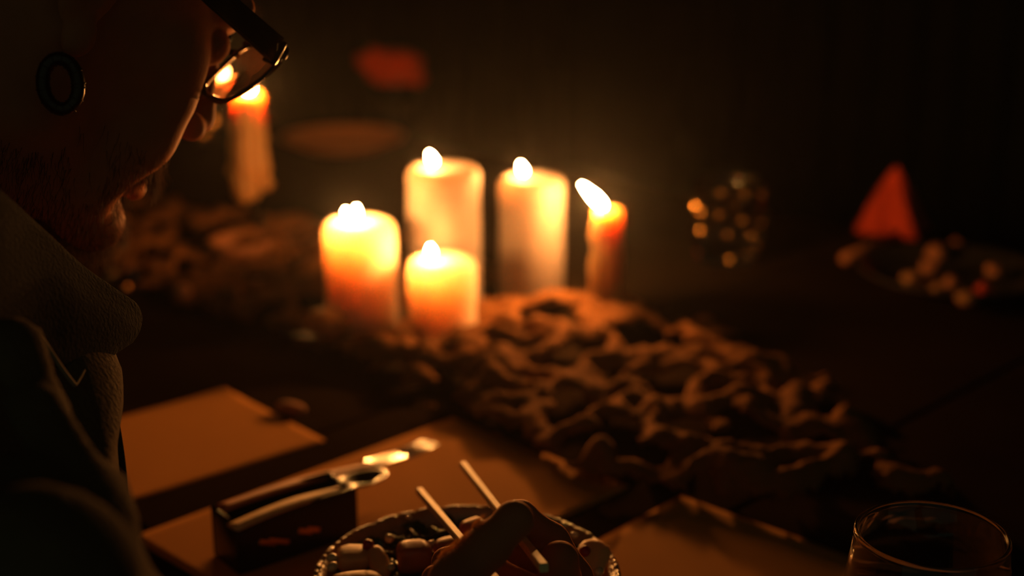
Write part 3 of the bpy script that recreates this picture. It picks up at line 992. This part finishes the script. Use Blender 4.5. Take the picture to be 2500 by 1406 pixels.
# red napkin crumpled into a glass on the far side
ng = T(965, 292, .0015)
v, f = lathe([(0, 0), (.034, 0), (.035, .003), (.0045, .008), (.0042, .03), (.012, .034), (.036, .050), (.040, .066), (.0385, .066), (.034, .051), (.010, .037), (0, .036)], ng, 40)
tag(MB().add(v, f).build('stemmed_glass', M_glass), 'short stemmed glass on the far side holding the red napkin', 'glass')
def crumple(center):
    bm = bmesh.new(); bmesh.ops.create_icosphere(bm, subdivisions=5, radius=1.0)
    vs = []
    for q in bm.verts:
        p = q.co
        r = 1 + .35 * fbm(Vector(p) + Vector((3.3, 1.1, 0)), 1.6, 2) + .10 * abs(fbm(p, 4.2, 2))
        vs.append(np.array(center) + np.array([p.x * .052 * r + p.z * -.012, p.y * .036 * r, p.z * .034 * r]))
    fs = [tuple(v.index for v in fc.verts) for fc in bm.faces]; bm.free()
    return tag(link_mesh('crumpled_napkin', vs, fs, M_red_cloth), 'crumpled dark red napkin stuffed in the far stemmed glass', 'napkin')
crumple(ng + np.array([-.004, 0, .092]))

# ------------------------------------------------------------------ the bearded man
HO = np.array([-0.2488, 0.7923, TZ + 0.3853])
def Rm(y, pi, r):
    return np.array(Matrix.Rotation(y, 3, 'Z') @ Matrix.Rotation(pi, 3, 'Y') @ Matrix.Rotation(r, 3, 'X'))
HR = Rm(0.70, 0.6095, 0.0686)
def HL(p):                       # head coordinates (forward, left, up) -> world
    return HO + HR @ np.array(p, dtype=float)
man = empty('person', (-0.42, 0.45, 0.0), 'bearded man in a dark jacket and eyeglasses, bending over the table at the left', 'person')

def head_fn(P):
    S = P.copy(); S[..., 1] = np.abs(S[..., 1])     # symmetric
    d = sd_ell(P, (-0.012, 0, 0.042), (.098, .077, .086))
    d = smin(d, sd_ell(P, (.030, 0, -.022), (.064, .061, .080)), .03)
    d = smin(d, sd_cone(S, (-.004, .056, -.030), (.004, .050, -.072), .014, .016), .025)      # ramus
    d = smin(d, sd_cone(S, (.004, .050, -.072), (.076, .016, -.112), .016, .016), .022)      # jaw
    d = smin(d, sd_ell(P, (.092, 0, -.112), (.018, .022, .018)), .014)                      # chin
    d = smin(d, sd_ell(S, (.060, .043, -.012), (.024, .020, .022)), .014)                   # cheekbone
    d = smin(d, sd_cone(S, (.072, .036, -.034), (.072, .034, -.056), .020, .020), .014)      # full cheek
    d = smin(d, sd_cone(S, (.070, .034, -.056), (.064, .028, -.092), .020, .018), .014)      # jowl
    d = smin(d, sd_cone(S, (.096, .008, .030), (.080, .048, .032), .011, .010), .012)        # brow
    d = smin(d, sd_cone(P, (.094, 0, .022), (.118, 0, -.028), .0075, .0100), .009)           # nose
    d = smin(d, sd_ell(S, (.108, .012, -.036), (.012, .0090, .0090)), .005)
    d = smax(d, -sd_ell(S, (.110, .0075, -.045), (.007, .0035, .004)), .003)
    d = smax(d, -sd_ell(S, (.102, .031, .008), (.015, .018, .013)), .012)                   # eye socket
    d = smin(d, sd_ell(S, (.083, .031, .008), (.0135, .0145, .0125)), .003)                 # eyelids
    d = smax(d, -sd_ell(S, (.100, .031, .0065), (.0075, .0125, .0028)), .002)               # lid slit
    d = smin(d, sd_ell(P, (.088, 0, -.070), (.016, .026, .024)), .010)                       # muzzle
    d = smin(d, sd_cone(S, (.106, 0, -.073), (.092, .022, -.077), .0062, .0035), .005)       # upper lip
    d = smin(d, sd_cone(S, (.105, 0, -.084), (.091, .020, -.080), .0070, .0035), .005)       # lower lip
    d = smax(d, -sd_ell(P, (.114, 0, -.0782), (.010, .020, .0012)), .0015)                  # mouth line
    # neck and throat
    d = smin(d, sd_cone(P, (-.028, 0, -.045), (-.085, 0, -.205), .060, .062), .03)
    d = smin(d, sd_cone(P, (.018, 0, -.095), (-.030, 0, -.205), .038, .048), .03)
    # ears
    e = sd_ell(S, (-.012, .081, .002), (.019, .0065, .031), np.array(Matrix.Rotation(-.35, 3, 'Z')))
    e = smax(e, -sd_ell(S, (-.008, .090, .004), (.011, .0075, .020)), .004)
    e = smin(e, sd_ell(S, (-.004, .081, -.031), (.0085, .005, .0105)), .006)                 # lobe
    d = smin(d, e, .006)
    return d
hv, hf = surface_nets(head_fn, (-.17, -.105, -.24), (.15, .105, .14), 0.0022)
hvw = hv @ HR.T + HO
link_mesh('head', hvw, hf, M_skin, man)
for s in (1, -1):
    c = HL((.0825, .031 * s, .0075))
    bm = bmesh.new(); bmesh.ops.create_uvsphere(bm, u_segments=24, v_segments=16, radius=.0122)
    eye = link_mesh('eye', [c + np.array(q.co) for q in bm.verts], [tuple(v.index for v in fc.verts) for fc in bm.faces], M_sclera, man); bm.free()
    c2 = c + HR @ np.array([.0088, 0, -.002])
    bm = bmesh.new(); bmesh.ops.create_uvsphere(bm, u_segments=16, v_segments=12, radius=.0050)
    link_mesh('iris', [c2 + np.array(q.co) for q in bm.verts], [tuple(v.index for v in fc.verts) for fc in bm.faces], M_iris, man); bm.free()

# project a head-space point to the skin along a direction
def skin_hit(o, d, maxd=.2):
    o = np.array(o, dtype=float); d = np.array(d, dtype=float); d /= np.linalg.norm(d)
    t = 0.0
    for _ in range(60):
        v = float(head_fn((o + d * t)[None, :].astype(np.float32))[0])
        if v < .0002: return o + d * t
        t += v * .8
        if t > maxd: return None
    return o + d * t

def beard():
    rng = random.Random(7)
    st = []
    def grow(p, nrm, dirn, L, curl=.3):
        p = np.array(p); pts = [p - nrm * .001]
        d = dirn / np.linalg.norm(dirn)
        q = p.copy()
        for i in range(4):
            d = d + np.array([rng.uniform(-1, 1) for _ in range(3)]) * curl * .35
            d /= np.linalg.norm(d)
            q = q + d * L / 4
            pts.append(q.copy())
        st.append([HL(x) for x in pts])
    # beard under the jaw and on the throat
    n = 0
    while n < 2000:
        x = rng.uniform(-.01, .105); y = rng.uniform(-.062, .062)
        o = (x, y, -.20); p = skin_hit(o, (0, 0, 1))
        if p is None: continue
        if p[2] < -.172 or p[2] > -.06: continue
        nrm = np.array([0, y * 6, -1.0]); nrm /= np.linalg.norm(nrm)
        grow(p, nrm, np.array([.35, y * 4, -1.0]), rng.uniform(.006, .015), .9)
        n += 1
    # chin front and around the mouth
    n = 0
    while n < 700:
        y = rng.uniform(-.03, .03); z = rng.uniform(-.128, -.092)
        p = skin_hit((.16, y, z), (-1, 0, 0))
        if p is None: continue
        grow(p, np.array([1, 0, 0]), np.array([.7, y * 8, -.9]), rng.uniform(.007, .015), .7)
        n += 1
    return strand_mesh(st, 'beard', M_beard, man, .00016)
beard()
def moustache():
    rng = random.Random(9)
    st = []
    for k in range(520):
        s = rng.choice((-1, 1))
        y = s * rng.uniform(.001, .032)
        z = -.060 - abs(y) * .30 + rng.uniform(-.005, .003)
        p = skin_hit((.16, y, z), (-1, 0, 0))
        if p is None: continue
        d = np.array([.95, s * .25 + y * 6, -.7])
        q = p.copy(); pts = [q - np.array([.001, 0, 0])]
        L = rng.uniform(.012, .022)
        for i in range(4):
            d = d / np.linalg.norm(d) + np.array([-.05, rng.uniform(-.25, .25), -.18 + rng.uniform(-.2, .2)])
            d /= np.linalg.norm(d)
            q = q + d * L / 4
            pts.append(q.copy())
        st.append([HL(x) for x in pts])
    return strand_mesh(st, 'moustache', M_beard, man, .00022)
moustache()
def scalp_hair():
    def fn(P):
        d = sd_ell(P, (-0.022, 0, 0.050), (.103, .084, .094))
        d = smax(d, -sd_ell(P, (.075, 0, -.005), (.075, .12, .085)), .01)
        d = smax(d, -sd_cone(np.stack([P[..., 0], np.abs(P[..., 1]), P[..., 2]], -1), (-.006, .09, .0), (-.006, .05, -.03), .036, .036), .008)
        d = smax(d, -(P[..., 2] + .045), .01)
        return d
    v, f = surface_nets(fn, (-.14, -.1, -.08), (.1, .1, .16), .003)
    v = np.array([p + np.array([0, 0, 1]) * .0 + (p / (np.linalg.norm(p) + 1e-6)) * .0022 * fbm((p[0] * 3, p[1] * 3, p[2]), 120, 2) for p in v])
    return link_mesh('hair', v @ HR.T + HO, f, M_hair, man)
scalp_hair()
def brows():
    rng = random.Random(5); st = []
    for k in range(360):
        s = rng.choice((-1, 1)); y = s * rng.uniform(.008, .045)
        z = .034 + rng.uniform(-.005, .005) + .004 * math.sin(abs(y) * 60)
        p = skin_hit((.16, y, z), (-1, 0, 0))
        if p is None: continue
        d = np.array([.55, s * .8, .35 + rng.uniform(-.3, .3)]); d /= np.linalg.norm(d)
        L = rng.uniform(.006, .010)
        st.append([HL(p), HL(p + d * L * .5), HL(p + d * L + np.array([-.002, 0, 0]))])
    strand_mesh(st, 'eyebrows', M_hair, man, .00018)
brows()

# hoop earring, near ear
er = empty('hoop_earring', D(148, 205, .700), "thick dark hoop earring hanging from the man's near ear lobe", 'earring')
hc = D(148, 205, .700)
pts = []
for k in range(40):
    a = 2 * math.pi * k / 40
    pts.append(hc + np.array([0.0078 * math.cos(a), 0.003 * math.cos(a), 0.0125 * math.sin(a)]))
v, f = tube(pts, .0034, 14, closed=True)
MB().add(v, f).build('hoop', M_metal_dark, er)
mb = MB()
for k in range(0, 40, 3):
    c = pts[k]; t = pts[(k + 1) % 40] - pts[k - 1]; t /= np.linalg.norm(t)
    s = np.cross(t, [0, 1, 0]); s /= np.linalg.norm(s); w = np.cross(s, t)
    ring_ = [c + (s * math.cos(a) + w * math.sin(a)) * .00355 for a in np.linspace(0, 2 * math.pi, 16, endpoint=False)]
    v, f = tube(ring_, .00028, 6, closed=True)
    mb.add(v, f)
mb.build('ridges', M_metal_dark, er)

# eyeglasses
gl = empty('eyeglasses', HL((.105, 0, .01)), 'thick black framed eyeglasses worn by the bearded man', 'eyeglasses')
def lens_outline(s, n=48):
    pts = []
    for k in range(n):
        a = 2 * math.pi * k / n
        ca, sa = math.cos(a), math.sin(a)
        e = 0.50
        z = math.copysign(abs(sa) ** e, sa) * .0210
        x = math.copysign(abs(ca) ** e, ca) * ((.0255 - .60 * max(0, -z)) if ca > 0 else .0285)
        y = s * (.0385 + x)
        yy = abs(y)
        pts.append(np.array([.1175 - 1.2 * (max(0, yy - .005)) ** 2 - (.021 - z) * .34, y, .0045 + z * 1.07]))
    return pts
for s in (1, -1):
    ol = lens_outline(s)
    v, f = tube([HL(p) for p in ol], .0013, 8, closed=True)
    MB().add(v, f).build('lens_rim', M_acetate, gl)
    # lens: slightly curved disc with real thickness, thinner at the nose (prism of the strong lens)
    c = np.mean(ol, axis=0)
    rows = 8
    v, f = [], []
    for side in (0, 1):
        base = len(v)
        v.append(c + np.array([.0028 + .020 * .030 + .0174 * .026 if side == 0 else .0016, 0, 0]))
        for i in range(1, rows + 1):
            for p in ol:
                q = c + (p - c) * (i / rows) * .985
                rho2 = float((q - c) @ (q - c))
                bulge = .0020 * (1 - (i / rows) ** 2)
                off = bulge + (.0008 + .020 * (s * (q[1] - c[1]) + .030) + .0174 * (q[2] - c[2] + .026) if side == 0 else -.0004)
                v.append(q + np.array([off, 0, 0]))
        n = len(ol)
        for k in range(n):
            k2 = (k + 1) % n
            t = (base, base + 1 + k, base + 1 + k2)
            f.append(t if side == 0 else t[::-1])
            for i in range(rows - 1):
                a = base + 1 + i * n
                q4 = (a + k, a + n + k, a + n + k2, a + k2)
                f.append(q4 if side == 0 else q4[::-1])
    n = len(ol); o1 = 1 + (rows - 1) * n; o2 = (1 + rows * n) + 1 + (rows - 1) * n
    for k in range(n):
        k2 = (k + 1) % n
        f.append((o1 + k, o2 + k, o2 + k2, o1 + k2))
    link_mesh('lens', [HL(p) for p in v], f, M_lens, gl)
    # end piece / hinge and temple arm
    h0 = np.array([.1015, s * .0700, .022]); h1 = np.array([.0, s * .0815, .030]); h2 = np.array([-.045, s * .080, .018])
    path = smooth_path([h0, (h0 + h1) / 2 + np.array([0, s * .002, 0]), h1, h2], 6)
    v, f = [], []
    for i, p in enumerate(path):
        t = i / (len(path) - 1)
        hh = .0076 * (1 - .35 * t); ww = .0021
        for (a, b) in ((-1, -.8), (-.7, -1), (.7, -1), (1, -.8), (1, .8), (.7, 1), (-.7, 1), (-1, .8)):
            v.append(HL(p + np.array([0, a * ww, b * hh])))
    m_ = len(path)
    for i in range(m_ - 1):
        for k in range(8):
            k2 = (k + 1) % 8
            f.append((i * 8 + k, i * 8 + k2, (i + 1) * 8 + k2, (i + 1) * 8 + k))
    f += [tuple(reversed(range(8))), tuple(range((m_ - 1) * 8, m_ * 8))]
    MB().add(v, f).build('temple_arm', M_acetate, gl)
    v, f = frame_box(HL((.1035, s * .0665, .021)), HR[:, 0], HR[:, 1], HR[:, 2], .005, .009, .015, .0012)
    MB().add(v, f).build('hinge', M_acetate, gl)
v, f = tube([HL((.1160, -.011, .014)), HL((.1185, 0, .017)), HL((.1160, .011, .014))], .0019, 8)
MB().add(v, f).build('bridge', M_acetate, gl)
for s in (1, -1):      # thick upper bar of the frame
    top = [p for p in lens_outline(s) if p[2] > .020]
    top.sort(key=lambda p: p[1])
    v, f = tube([HL(p + np.array([0, 0, .001])) for p in top], .0027, 8)
    MB().add(v, f).build('brow_bar', M_acetate, gl)

# jacket: torso and sleeves
def jacket_fn(P):
    nb = np.array([-.385, .625, TZ + .20])
    d = sd_cone(P, (-.40, .60, TZ + .13), (-.48, .46, TZ - .22), .115, .135)
    d = smin(d, sd_cone(P, (-.27, .50, TZ + .12), (-.50, .74, TZ + .14), .070, .070), .06)     # shoulders
    d = smin(d, sd_cone(P, D(30, 960, .700), D(60, 1500, .640), .046, .054), .05)             # open front, near
    d = smin(d, sd_cone(P, (-.30, .66, TZ + .10), (-.36, .58, TZ - .12), .060, .085), .05)
    # near (right) arm: shoulder, elbow, forearm towards the table
    el = D(60, 1560, .50)
    d = smin(d, sd_cone(P, (-.262, .485, TZ + .125), el, .060, .046), .03)
    d = smin(d, sd_cone(P, el, D(420, 1760, .52), .046, .034), .02)
    # far arm
    d = smin(d, sd_cone(P, (-.50, .74, TZ + .12), (-.42, .84, TZ - .02), .058, .045), .03)
    # heavy folds of the near sleeve and the back
    for (a, b, ra, rb) in ((D(20, 850, .60), D(120, 1010, .58), .012, .008), (D(110, 960, .57), D(275, 1240, .54), .009, .007),
                           (D(120, 1230, .535), D(235, 1300, .525), .013, .009), (D(150, 1290, .52), D(270, 1420, .50), .012, .010),
                           (D(60, 1250, .53), D(100, 1340, .52), .010, .008), (D(10, 1330, .51), D(120, 1430, .49), .012, .010),
                           (D(270, 1180, .56), D(330, 1390, .52), .007, .006)):
        d = smin(d, sd_cone(P, a, b, ra, rb), .010)
    w = np.sin(P[..., 0] * 70 + 3.2 * np.sin(P[..., 2] * 31) + P[..., 2] * 70) * np.sin(P[..., 2] * 52 - P[..., 1] * 44 + 1.0)
    d = d + .0085 * w + .0025 * np.sin(P[..., 2] * 150 + P[..., 0] * 120)
    # neck opening
    nk0, nk1 = HL((-.030, 0, -.06)), HL((-.085, 0, -.19))
    d = smax(d, -sd_cone(P, nk0, nk1, .074, .066), .01)
    return d
v, f = surface_nets(jacket_fn, (-.72, .25, TZ - .42), (-.02, 1.0, TZ + .30), .0045)
link_mesh('jacket', v, f, M_jacket2, man)

def sheet(name, rowsP, m, parent, th=.0035, seg=6):
    """rowsP: list of polylines with equal point counts -> smooth sheet with thickness"""
    R = [smooth_path(r, seg) for r in rowsP]
    n = len(R[0])
    cols = [smooth_path([r[i] for r in R], 5) for i in range(n)]
    m_ = len(cols[0])
    v = [cols[i][j] for i in range(n) for j in range(m_)]
    f = [(i * m_ + j, (i + 1) * m_ + j, (i + 1) * m_ + j + 1, i * m_ + j + 1) for i in range(n - 1) for j in range(m_ - 1)]
    o = link_mesh(name, v, f, m, parent)
    md = o.modifiers.new('t', 'SOLIDIFY'); md.thickness = th; md.offset = 0
    md2 = o.modifiers.new('b', 'BEVEL'); md2.width = .001; md2.segments = 2; md2.limit_method = 'ANGLE'
    return o
# collar around the neck: near side runs from the nape to the rounded point in front
top_e = [D(-420, 250, .60), D(-200, 330, .615), D(-40, 436, .645), (D(100, 560, .685)), D(200, 652, .712), D(285, 712, .733), D(328, 742, .745), D(343, 775, .748)]
mid_e = [D(-430, 480, .58), D(-210, 540, .595), D(-50, 610, .62), D(90, 690, .665), D(190, 760, .69), D(270, 790, .715), D(312, 800, .732), D(336, 806, .744)]
bot_e = [D(-440, 700, .56), D(-220, 740, .58), D(-70, 800, .605), D(60, 850, .65), D(160, 905, .68), D(235, 895, .705), D(278, 862, .722), D(318, 836, .738)]
sheet('collar', [top_e, mid_e, bot_e], M_jacket, man)
# inner stand of the collar on the far side of the neck
far_top = [HL((-.10, -.03, -.14)), HL((-.115, .02, -.14)), HL((-.10, .06, -.145)), HL((-.05, .078, -.155)), HL((.0, .06, -.17)), HL((.03, .03, -.18))]
far_bot = [p - np.array([0, 0, .06]) for p in far_top]
far_mid = [(a + b) / 2 for a, b in zip(far_top, far_bot)]
sheet('collar_far_side', [far_top, far_mid, far_bot], M_jacket, man)
# lapel under the collar with its pale stitched edge
lap = [[D(20, 800, .66), D(70, 830, .67), D(125, 862, .68)], [D(60, 900, .665), D(110, 925, .675), D(160, 915, .69)], [D(150, 938, .67), D(186, 946, .68), D(214, 880, .70)]]
v, f = tube(smooth_path([D(96, 815, .655), D(130, 868, .66), D(160, 912, .664), D(184, 942, .668)], 8), .0011, 6)
MB().add(v, f).build('lapel_edge', M_seam, man)
v, f = tube(smooth_path([D(184, 942, .668), D(200, 915, .68), D(222, 872, .70)], 6), .0007, 6)
MB().add(v, f).build('lapel_edge', M_seam, man)
# inner shirt front below the collar point
sh_rows = [[D(150, 880, .70), D(220, 880, .715), D(268, 868, .725)], [D(150, 990, .70), D(220, 985, .712), D(276, 975, .722)],
           [D(160, 1120, .70), D(230, 1110, .705), D(300, 1110, .712)], [D(170, 1260, .69), D(245, 1250, .69), D(316, 1240, .695)], [D(180, 1440, .66), D(260, 1440, .66), D(330, 1440, .665)]]
sheet('shirt_front', sh_rows, M_jacket, man, th=.008)

# ------------------------------------------------------------------ thin scattering volume added for the halo around the flames
HAZE = 0.0055
v, f = frame_box((0, 1.56, 1.37), (1, 0, 0), (0, 1, 0), (0, 0, 1), 5.9, 6.0, 2.6)
mh = bpy.data.materials.new('halo_scatter'); mh.use_nodes = True
nt = mh.node_tree; nt.nodes.clear()
vo = nt.nodes.new('ShaderNodeOutputMaterial'); vs_ = nt.nodes.new('ShaderNodeVolumeScatter')
vs_.inputs['Density'].default_value = HAZE
vs_.inputs['Anisotropy'].default_value = 0.90
vs_.inputs['Color'].default_value = (0.95, 0.95, 0.95, 1)
nt.links.new(vs_.outputs[0], vo.inputs['Volume'])
hz = link_mesh('halo_haze', v, f, mh, smooth=False)
tag(hz, 'faint haze volume added to give the burning candles their halo', 'haze', kind='stuff')
